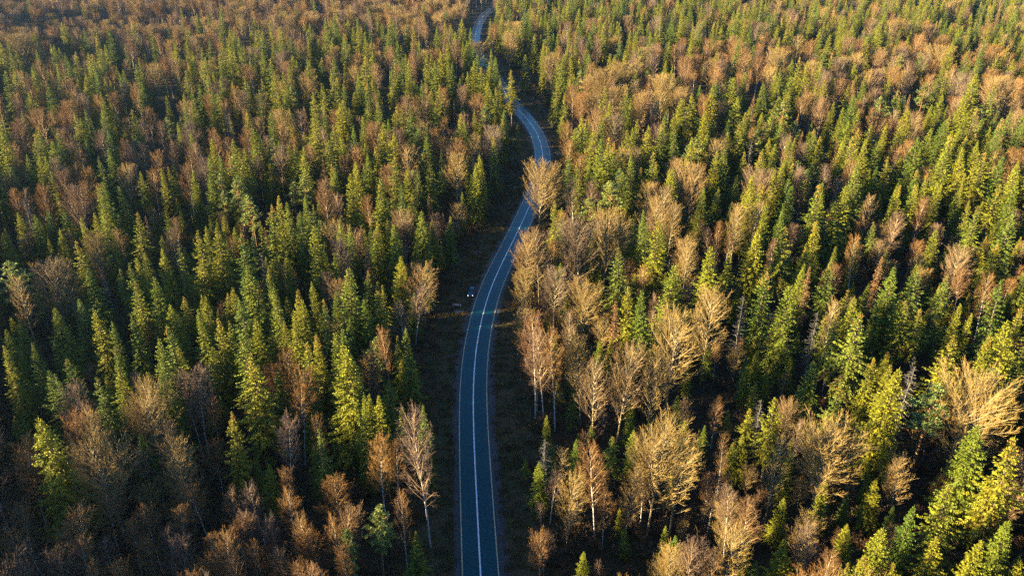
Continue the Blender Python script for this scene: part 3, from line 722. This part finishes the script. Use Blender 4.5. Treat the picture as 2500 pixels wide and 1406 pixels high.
while yy < 965:
    half = 100 + yy * .78
    xx = -half - 70
    while xx < half + 40:
        x, y = xx + rnd.uniform(0, CELL), yy + rnd.uniform(0, CELL)
        xx += CELL
        g = proj(x, y, 0)
        if not g: continue
        t = proj(x, y, 22)
        d, _ = road_dist(x, y)
        k = kind_at(g[0], g[1] - 30)
        outside = t[0] < -60 or t[0] > 2560 or t[1] > 1480
        near = t[1] > 430 and not outside
        young = near or rnd.random() < .16
        lim_l, lim_r = (13.5 if not young else 11.5), (10.5 if not young else 9.0)
        if y > 330: lim_l, lim_r = 7.0, 8.0
        if y < 165: lim_l = 10.5
        if d > -lim_l - rnd.uniform(0, 2) and d < lim_r + rnd.uniform(0, 2): continue
        clump = math.sin(x * .11 + 2 * math.sin(y * .05)) * math.cos(y * .09 + 1.7 * math.sin(x * .043))
        if rnd.random() < ((.22 if d > 0 else .68 if g[1] > 1150 else .36) if near else .12 + (.72 if clump < -.33 else 0) + (.36 if y > 330 else 0)): continue
        if near_hero(x, y, 2.0): continue
        big = .5 + .5 * math.sin(x * .021 + 1.3) * math.cos(y * .017 + .4)
        if near and -48 < d < 0: h = rnd.uniform(12, 20)
        elif near and d > 0 and g[1] > 800: h = rnd.uniform(6, 14.5)
        elif near and d < 0: h = rnd.uniform(7, 15)
        elif near: h = rnd.uniform(7, 16)
        elif young: h = rnd.uniform(10, 17)
        elif outside: h = rnd.uniform(21, 28)
        else:
            h = rnd.triangular(12, 32, 24) + 3 * big if k == 'spruce' else rnd.uniform(16, 23) + 2 * big
            if k in ('birch', 'aspen') and (blob(g[0], g[1], 500, 430, 260, 48) or blob(g[0], g[1], 320, 205, 220, 34) or blob(g[0], g[1], 300, 110, 260, 30)): h -= 7
        cw = {'spruce': rnd.uniform(.2, .32), 'birch': rnd.uniform(.26, .42), 'aspen': rnd.uniform(.36, .5), 'pine': rnd.uniform(.24, .3), 'snag': .15}[k] * h
        if hides_road(x, y, h, cw) or (h > 16.5 and hides_hero(x, y, h, cw)): continue
        if k == 'spruce' and rnd.random() < .035: k = 'brown'
        trees.append([k, x, y, h, cw, False])
    yy += CELL

# ------------------------------------------------------------------ individuals (largest in view) and the wooded mass
NAME = {'spruce': ('spruce_tree', 'spruce', 'spruces of the forest'), 'birch': ('birch_tree', 'birch', 'leafless birches of the forest'), 'aspen': ('aspen_tree', 'bare tree', 'golden bare broadleaf trees'),
        'pine': ('pine_tree', 'pine', 'pines among the spruces'), 'snag': ('dead_tree', 'dead tree', 'dead grey trees'), 'brown': ('browned_spruce', 'spruce', 'browned spruces')}
LOOK = {'spruce': ('green', 'spruce'), 'birch': ('rust-brown leafless', 'birch'), 'aspen': ('golden bare', 'tree'), 'pine': ('pale green', 'pine'), 'snag': ('dead grey', 'tree'), 'brown': ('brown', 'spruce')}
ONES = "zero one two three four five six seven eight nine ten eleven twelve thirteen fourteen fifteen sixteen seventeen eighteen nineteen".split()
TENS = "x x twenty thirty forty fifty sixty seventy eighty ninety".split()
def num_words(v, fine=1):
    v = min(99.5, max(0, v))
    v = round(v * fine) / fine
    n, f = int(v + 1e-6), v - int(v + 1e-6)
    w = ONES[n] if n < 20 else TENS[n // 10] + ("-" + ONES[n % 10] if n % 10 else "") if n < 100 else "hundred"
    if f > .05: w += "-and-a-half" if fine == 2 else "-point-" + ONES[round(f * 10)]
    return w
OWN = {
 "800,900:b640,310,300,30": "tall white-trunked birch with rusty oval crown standing alone at the roadside verge",
 "800,900:p330,930,190,19": "taller of two pale green pines between the bottom edge and the white-trunked birch",
 "800,900:p120,1080,150,17": "shorter bushy pale green pine beside the taller pine near the bottom edge",
 "800,900:s590,1115,150,15": "small yellow-topped spruce below the lone white-trunked birch at the bottom edge",
 "1600,900:a1180,420,460,22": "big round golden bare tree with fan-shaped crown, bottom right among dark undergrowth",
 "1600,900:a2170,60,480,26": "tall golden bare tree with spreading forked stem amid spruces near the right edge",
 "1600,900:a850,470,150,22": "slender golden bare tree just left of the big round bare tree",
 "1600,900:n1740,-20,170,26": "grey dead spruce with drooping bare branches between green spruces at lower right",
 "1600,900:s1620,0,300,28": "broad yellow-green spruce directly left of the grey dead spruce",
 "0,900:a660,510,380": "gnarled golden bare tree with wide low crown in the lower left",
 "0,900:a960,140,320": "golden bare tree with dense upright twigs above the gnarled tree, lower left",
 "0,900:b1980,40,270": "large rust-orange birch with oval crown beside the big green spruce, left of the road",
 "0,900:s1805,635,100,14": "small bright green spruce alone among the dark birches, lower left",
 "0,450:s2340,1120,250,30": "huge bright green spruce, largest beside the rust-orange birch left of the road",
 "0,450:a310,540,230": "broad pale golden bare tree in a clump at the left edge, halfway up",
 "0,450:n700,550,90": "whitish dead snag leaning among dark spruces on the left",
 "800,0:a1440,1120,250,22": "golden bare tree whose crown hides the road at its middle bend",
 "800,0:a2030,440,230": "largest round golden bare tree far up, right of the upper bend",
 "800,0:s1250,475,80": "lone spruce standing against the far stretch of road",
 "800,0:s1585,1040,50,9": "tiny spruce hiding the end of the far chevron board",
 "800,450:b1420,920,230,26": "orange birch with drooping twigs, taller of the roadside birches right of the road",
 "800,450:b1560,1020,230,25": "orange birch with pale forked trunk beside the taller roadside birch",
 "800,450:a2360,870,330,28": "tall straight golden bare tree behind the orange roadside birches",
 "800,450:a1350,360,200,21": "golden bare tree overhanging the road edge across from the parked car",
 "1600,450:s1400,850,280,30": "massive yellow-green spruce with cone-laden top, centre of the right side",
 "1600,0:a1920,320,200": "broad golden bare tree with bushy crown far off at upper right",
 "1600,0:a2390,550,220": "low spreading golden bare tree at the right edge, upper part",
}
def in_view(t):
    a = proj(t[1], t[2], t[3])
    return a and -15 < a[0] < 2515 and -12 < a[1] < 1396
score = {}
for t in trees:
    a = proj(t[1], t[2], t[3])
    score[id(t)] = (t[3] * (1.7 if t[5] else .62) * math.sqrt(max(t[4], 1)) / a[2]) if a else 0
chosen = set()
for k in NAME:
    c = sorted((t for t in trees if t[0] == k and in_view(t)), key=lambda t: -score[id(t)])
    chosen |= {id(t) for t in c[:300]}
used = set()
mass = {}
def label_of(t, ratio):
    if t[5] and t[6] in OWN: return OWN[t[6]]
    k, x, y, h = t[:4]
    a = proj(x, y, h)
    look, what = LOOK[k]
    size = 'tall' if h > 24.5 else 'small' if h < 15 else 'medium-height'
    girth = 'slim' if ratio < .88 else 'broad' if ratio > 1.12 else ''
    for fine in (1, 2, 10):
        L = f"{size} {girth} {look} {what} with tip {num_words(a[0] / 25, fine)} percent across, {num_words(a[1] / 14.06, fine)} percent down the photo".replace("  ", " ")
        if L not in used: return L
    return None
for t in trees:
    k, x, y, h, cw, hero = t[:6]
    models = KIND[k]
    # the model whose natural slenderness is nearest
    want = cw / h * (1.12 if hero else 1.05) if k != 'spruce' else min(.33, max(.2, cw * (1.42 if hero else 1.1) / h))
    order = sorted(range(len(models)), key=lambda i: abs(models[i][4] / models[i][3] - want) + rnd.uniform(0, .09))
    mi = order[0]
    tm, cm, jm, H, Wd = models[mi]
    sz = h / H
    sx = min(1.4 if k == "spruce" else 1.3, max(.7, want * h / (Wd * sz))) * sz
    rot = (rnd.gauss(0, .026), rnd.gauss(0, .026), rnd.uniform(0, 6.283))
    if k == 'birch': rot = (rnd.gauss(0, .04 if not hero else .02), rnd.gauss(0, .04 if not hero else .02), rot[2])
    if id(t) in chosen and label_of(t, sx / sz):
        L = label_of(t, sx / sz); used.add(L)
        nm, cat, grp = NAME[k]
        e = bpy.data.objects.new(nm, None)
        e.empty_display_size = .5
        e.location = (x, y, 0); e.rotation_euler = rot; e.scale = (sx, sx, sz)
        COL.objects.link(e)
        for pn, me in (("trunk", tm), ("crown", cm)):
            o = bpy.data.objects.new(pn, me)
            o.parent = e
            COL.objects.link(o)
        tag(e, L, cat, grp)
    else:
        mass.setdefault(k, []).append((x, y, 0., rot, (sx, sx, sz), mi))

def scatter(name, kind, items, label):
    src = bpy.data.collections.new(f"{kind}_models")
    for i, mdl in enumerate(KIND[kind]):
        src.objects.link(bpy.data.objects.new(f"{kind}_model_{i:02d}", mdl[2]))
    me = bpy.data.meshes.new(name)
    me.from_pydata([(q[0], q[1], q[2]) for q in items], [], [])
    for an, ty, key, fld in (("rot", 'FLOAT_VECTOR', 3, "vector"), ("scl", 'FLOAT_VECTOR', 4, "vector")):
        a = me.attributes.new(an, ty, 'POINT')
        a.data.foreach_set(fld, [c for q in items for c in q[key]])
    a = me.attributes.new("idx", 'INT', 'POINT')
    a.data.foreach_set("value", [q[5] for q in items])
    o = link(name, me)
    ng = bpy.data.node_groups.new(name, 'GeometryNodeTree')
    ng.interface.new_socket("Geometry", in_out='INPUT', socket_type='NodeSocketGeometry')
    ng.interface.new_socket("Geometry", in_out='OUTPUT', socket_type='NodeSocketGeometry')
    N = ng.nodes
    gi, go = N.new("NodeGroupInput"), N.new("NodeGroupOutput")
    ip = N.new("GeometryNodeInstanceOnPoints")
    ci = N.new("GeometryNodeCollectionInfo")
    ci.inputs["Collection"].default_value = src
    ci.inputs["Separate Children"].default_value = True
    ci.inputs["Reset Children"].default_value = True
    ip.inputs["Pick Instance"].default_value = True
    def attr(n, ty):
        q = N.new("GeometryNodeInputNamedAttribute"); q.data_type = ty; q.inputs["Name"].default_value = n
        return q.outputs["Attribute"]
    ng.links.new(gi.outputs[0], ip.inputs["Points"])
    ng.links.new(ci.outputs[0], ip.inputs["Instance"])
    ng.links.new(attr("idx", 'INT'), ip.inputs["Instance Index"])
    ng.links.new(attr("rot", 'FLOAT_VECTOR'), ip.inputs["Rotation"])
    ng.links.new(attr("scl", 'FLOAT_VECTOR'), ip.inputs["Scale"])
    ng.links.new(ip.outputs[0], go.inputs[0])
    md = o.modifiers.new("scatter", 'NODES')
    md.node_group = ng
    tag(o, label, None, None, "stuff")
    return o
for k, nm, lb in (('spruce', 'spruce_forest', 'mass of dark green spruces filling the forest'), ('birch', 'birch_forest', 'mass of rust-brown leafless birches'), ('aspen', 'aspen_forest', 'mass of bare golden broadleaf trees'),
                  ('pine', 'pine_forest', 'scattered pines deep in the forest'), ('snag', 'dead_wood', 'scattered dead grey trees deep in the forest'), ('brown', 'browned_forest', 'scattered browned spruces deep in the forest')):
    if mass.get(k): scatter(nm, k, mass[k], lb)
# undergrowth and verge grass
CLEAR = [spot(1152, 716), spot(1116, 758), spot(1366, 384)]
items, grass = [], []
for i, p in enumerate(line):
    if p.y > 520: break
    for _ in range(10 if p.y < 330 else 5):
        o = rnd.choice((-1, 1)) * rnd.uniform(6.8, 26)
        q = p + NRM[i] * o + Vector((-NRM[i].y, NRM[i].x)) * rnd.uniform(-2.5, 2.5)
        if hides_road(q.x, q.y, 2.5, 2.0) or any(abs(q.x - c[0]) < 3.2 and -9 < q.y - c[1] < 4 for c in CLEAR): continue
        if abs(o) < 9.5 and rnd.random() < .75: continue
        s = rnd.uniform(.35, 1.15) * (.7 if abs(o) < 13 else 1)
        items.append((q.x, q.y, 0., (0, 0, rnd.uniform(0, 6.28)), (s, s, s * rnd.uniform(.6, 1.1)), rnd.randrange(4)))
    for _ in range(34 if p.y < 330 else 10):
        q = p + NRM[i] * (rnd.choice((-1, 1)) * (4.7 + 10.5 * rnd.random() ** 1.3)) + Vector((-NRM[i].y, NRM[i].x)) * rnd.uniform(-2.5, 2.5)
        s = rnd.uniform(.5, 1.2)
        grass.append((q.x, q.y, 0., (0, 0, rnd.uniform(0, 6.28)), (s, s, s * rnd.uniform(.6, 1.2)), rnd.randrange(3)))
for _ in range(9000):
    y = 60 + 330 * rnd.random()
    x = rnd.uniform(-1, 1) * (70 + y * .72)
    if abs(road_dist(x, y)[0]) < 12: continue
    s = rnd.uniform(.5, 1.5)
    items.append((x, y, 0., (0, 0, rnd.uniform(0, 6.28)), (s, s, s), rnd.randrange(4)))
scatter("undergrowth", "shrub", items, "brown leafless undergrowth on the forest floor")
scatter("grass", "tuft", grass, "dry autumn grass on the road verges")

# ------------------------------------------------------------------ car, signs, guard rail
M['car_paint'] = plain_mat("dark_blue_car_paint", (.025, .075, .115), .22, 0.3, 0, .6)
M['glass'] = plain_mat("dark_car_glass", (.010, .016, .022), .05, 0, 0, .8)
M['rubber'] = plain_mat("black_rubber", (.015, .015, .015), .8)
M['rim'] = plain_mat("grey_alloy", (.30, .31, .33), .35, .8)
M['trim'] = plain_mat("black_trim", (.02, .02, .022), .6)
M['lamp'] = plain_mat("lit_headlamp", (.95, .97, 1.0), .2, 0, .5)
M['plate'] = plain_mat("white_plate", (.75, .75, .75), .5)
M['red_board'] = plain_mat("red_sign_sheet", (.45, .015, .05), .4)
M['white_board'] = plain_mat("white_sign_sheet", (.85, .85, .85), .4)
M['steel'] = plain_mat("galvanised_steel", (.42, .44, .46), .45, .6)
M['sand'] = bark_mat("pale_sand", (.16, .14, .10), (.26, .23, .17), 2.0)
def part(name, mb, mat, parent, smooth=False):
    return link(name, mb.mesh(name, [mat], smooth), parent)
def loft(rings):
    mb = MB()
    n = len(rings[0])
    for r_ in rings:
        mb.v += r_; mb.t += [.5] * n; mb.d += [0.] * n
    for i in range(len(rings) - 1):
        for k in range(n - 1):
            a = i * n + k
            mb.f.append((a, a + 1, a + n + 1, a + n)); mb.m.append(0)
        mb.f.append((i * n + n - 1, i * n, (i + 1) * n, (i + 1) * n + n - 1)); mb.m.append(0)
    mb.f.append(tuple(range(n))[::-1]); mb.m.append(0)
    mb.f.append(tuple((len(rings) - 1) * n + k for k in range(n))); mb.m.append(0)
    return mb
def wheel_mb(r, w, sides=18, hub=0.0):
    mb = MB()
    for x in (-w / 2, w / 2):
        for k in range(sides):
            a = 6.2832 * k / sides
            mb.v.append((x, r * math.cos(a), r * math.sin(a)))
    mb.t = [.5] * len(mb.v); mb.d = [0.] * len(mb.v)
    for k in range(sides):
        k2 = (k + 1) % sides
        mb.f.append((k, k2, sides + k2, sides + k)); mb.m.append(0)
    mb.f.append(tuple(range(sides))[::-1]); mb.f.append(tuple(range(sides, 2 * sides))); mb.m += [0, 0]
    return mb
cx, cy_ = spot(1151.5, 719)
di, ci_ = road_dist(cx, cy_)
fwd = -Vector((-NRM[ci_].y, NRM[ci_].x))                    # towards the camera along the road
car = bpy.data.objects.new("parked_car", None)
COL.objects.link(car)
car.location = (cx, cy_, .03)
car.rotation_euler = (0, 0, math.atan2(fwd.y, fwd.x) - math.pi / 2)
tag(car, "dark blue off-road car parked on the gravel shoulder with headlights lit", "car")
# lower body: stations along the length (y forward), ring of side/shoulder/top points
st = [(-2.30, .80, .55, .95), (-2.22, .90, .42, 1.08), (-1.6, .94, .36, 1.10), (0, .95, .34, 1.10), (.75, .95, .34, 1.10), (.95, .94, .36, 1.09), (1.75, .93, .38, 1.03), (2.14, .90, .40, .97), (2.28, .82, .46, .86)]
part("body", loft([[(-w, y, z0), (-w - .02, y, .62), (-w, y, z1 - .10), (-w + .10, y, z1), (w - .10, y, z1), (w, y, z1 - .10), (w + .02, y, .62), (w, y, z0)] for y, w, z0, z1 in st]), M['car_paint'], car)
cs = [(-2.16, .80, 1.08, 1.10), (-2.02, .80, 1.08, 1.68), (-1.7, .80, 1.08, 1.78), (-.6, .80, 1.08, 1.82), (.05, .80, 1.08, 1.78), (.22, .80, 1.08, 1.70), (.92, .82, 1.06, 1.085)]
part("cabin", loft([[(-w, y, z0), (-w + .16 * (z1 - z0) / .74, y, z1 - .03), (-w + .22 * (z1 - z0) / .74 + .04, y, z1), (w - .22 * (z1 - z0) / .74 - .04, y, z1), (w - .16 * (z1 - z0) / .74, y, z1 - .03), (w, y, z0)] for y, w, z0, z1 in cs]), M['car_paint'], car)
g = MB(); g.face([(-.70, .90, 1.125), (.70, .90, 1.125), (.58, .26, 1.715), (-.58, .26, 1.715)]); part("windscreen", g, M['glass'], car)
g = MB(); g.face([(.66, -2.155, 1.16), (-.66, -2.155, 1.16), (-.57, -2.045, 1.62), (.57, -2.045, 1.62)]); part("rear_window", g, M['glass'], car)
for sx_ in (-1, 1):
    for y0, y1, y1t in ((-1.95, -1.15, -1.15), (-1.05, -.25, -.25), (-.17, .72, .12)):
        g = MB()
        zt = 1.66
        q = [(sx_ * .803, y0, 1.13), (sx_ * .803, y1, 1.13), (sx_ * (.803 - .125), y1t, zt), (sx_ * (.803 - .125), y0 + .04, zt)]
        g.face(q if sx_ > 0 else q[::-1])
        part("side_window", g, M['glass'], car)
    g = MB(); g.tube([(sx_ * .60, -1.75, 1.86), (sx_ * .60, -.1, 1.87)], [.025, .025], 6); part("roof_rail", g, M['trim'], car)
    g = MB(); g.box((sx_ * .98 - .10, .55, 1.08), (sx_ * .98 + .10, .70, 1.25)); part("mirror", g, M['car_paint'], car)
    g = MB(); g.box((sx_ * .70 - .11, 2.20, .76), (sx_ * .70 + .11, 2.30, .88)); part("headlight", g, M['lamp'], car)
    g = MB(); g.box((sx_ * .76 - .07, -2.34, .80), (sx_ * .76 + .07, -2.26, 1.02)); part("tail_light", g, M['red_board'], car)
    for wy in (-1.42, 1.42):
        wo = part("wheel", wheel_mb(.37, .25), M['rubber'], car); wo.location = (sx_ * .82, wy, .37)
        rm = part("rim", wheel_mb(.24, .27, 12), M['rim'], wo)
g = MB(); g.box((.66, 2.27, .50), (.80, 2.32, .60)); part("fog_lamp", g, M['lamp'], car)
g = MB(); g.box((-.46, 2.24, .70), (.46, 2.295, .86)); part("grille", g, M['trim'], car)
g = MB(); g.box((-.90, 2.16, .40), (.90, 2.33, .56)); part("bumper", g, M['trim'], car)
g = MB(); g.box((-.26, 2.30, .57), (.26, 2.345, .68)); part("number_plate", g, M['plate'], car)
g = MB(); g.box((-.3, -2.50, .70), (.3, -2.30, 1.28)); part("spare_wheel_cover", g, M['trim'], car)

def chevron_board(px, py, direction, rz, label):
    x, y = spot(px, py, 1.75)
    e = bpy.data.objects.new("chevron_sign", None)
    COL.objects.link(e)
    e.location = (x, y, 0); e.rotation_euler = (0, 0, rz)
    tag(e, label, "road sign", "bend warning boards")
    g = MB(); g.box((-1.3, -.015, 1.4), (1.3, .015, 2.1)); bd = part("board", g, M['red_board'], e)
    for k in range(4):                                     # white chevrons standing just proud of the red sheet
        c = -.98 + .65 * k
        g = MB()
        w_, a_ = .34, .17 * direction
        for z0, z1, o0, o1 in ((1.42, 1.75, -a_, a_), (1.75, 2.08, a_, -a_)):
            f = [(c + o0 - w_ / 2, -.022, z0), (c + o0 + w_ / 2, -.022, z0), (c + o1 + w_ / 2, -.022, z1), (c + o1 - w_ / 2, -.022, z1)]
            g.face(f)
        part("chevron", g, M['white_board'], bd)
    for sx_ in (-.85, .85):
        g = MB(); g.tube([(sx_, .05, -.1), (sx_, .05, 2.05)], [.045, .045], 6); part("post", g, M['steel'], e)
    return x, y
sx0, sy0 = chevron_board(1116, 744, 1, -.10, "red board with four white chevrons pointing right, on the verge near the car")
chevron_board(1366, 376, -1, .12, "red board with white chevrons pointing left, outside the far bend")
mb = MB()
for i in range(5):
    for k in range(14):
        a = 6.283 * k / 14
        r_ = (1.0 - i / 4.0) * (1 + .18 * math.sin(3 * a + 1) + .1 * math.sin(5 * a))
        mb.v.append((r_ * 1.5 * math.cos(a), r_ * .95 * math.sin(a), .16 * (1 - (1 - i / 4.0) ** 2)))
mb.t = [.5] * len(mb.v); mb.d = [0.] * len(mb.v)
for i in range(4):
    for k in range(14):
        mb.f.append((i * 14 + k, i * 14 + (k + 1) % 14, (i + 1) * 14 + (k + 1) % 14, (i + 1) * 14 + k)); mb.m.append(0)
tag(link("sand_heap", mb.mesh("sand_heap", [M['sand']], True), None, (sx0 + .4, sy0 - .9, .015)), "low pale sand heap at the foot of the chevron board", "sand")
# small round sign and guard rail on the far straight
x, y = spot(1165.3, 100, 2.4)
e = bpy.data.objects.new("round_road_sign", None); COL.objects.link(e); e.location = (x, y, 0)
tag(e, "small white round sign beside the far stretch of road", "road sign")
g = MB(); g.tube([(0, 0, 0), (0, 0, 2.6)], [.05, .05], 6); part("post", g, M['steel'], e)
dsk = part("disc", wheel_mb(.45, .04, 20), M['white_board'], e); dsk.location = (0, -.08, 2.4); dsk.rotation_euler = (0, 0, math.pi / 2)
p0, p1 = Vector(spot(1156.5, 52)), Vector(spot(1165.5, 40))
e = bpy.data.objects.new("guard_rail", None); COL.objects.link(e); e.location = (p0.x, p0.y, 0)
tag(e, "short pale steel guard rail outside the farthest bend", "guard rail")
d = p1 - p0
nn = Vector((d.y, -d.x)).normalized()
g = MB()
for k, (o, z) in enumerate(((0, .45), (.05, .53), (0, .61), (.05, .69), (0, .77))):
    g.v += [(nn.x * o, nn.y * o, z), (d.x + nn.x * o, d.y + nn.y * o, z)]
g.t = [.5] * 10; g.d = [0.] * 10
for k in range(4): g.f.append((2 * k, 2 * k + 1, 2 * k + 3, 2 * k + 2)); g.m.append(0)
part("beam", g, M['white_board'], e)
for k in range(9):
    q = d * (k / 8.0) - nn * .1
    g = MB(); g.box((q.x - .05, q.y - .05, 0), (q.x + .05, q.y + .05, .75)); part("post", g, M['steel'], e)

# ------------------------------------------------------------------ the air
mb = MB()
mb.box((-4100, -3700, -1.0), (4100, 4500, 126.0))
m = bpy.data.materials.new("haze")
m.use_nodes = True
nt = m.node_tree
for n in list(nt.nodes):
    if n.type != 'OUTPUT_MATERIAL': nt.nodes.remove(n)
pv = nt.nodes.new("ShaderNodeVolumePrincipled")
pv.inputs["Color"].default_value = (.40, .66, 1.0, 1)
pv.inputs["Density"].default_value = 0.00008
pv.inputs["Anisotropy"].default_value = .8
nt.links.new(pv.outputs[0], nt.nodes["Material Output"].inputs["Volume"])
m.cycles.volume_sampling = "EQUIANGULAR"
tag(link("haze", mb.mesh("haze", [m])), "thin blue evening haze over the forest", None, None, "stuff")
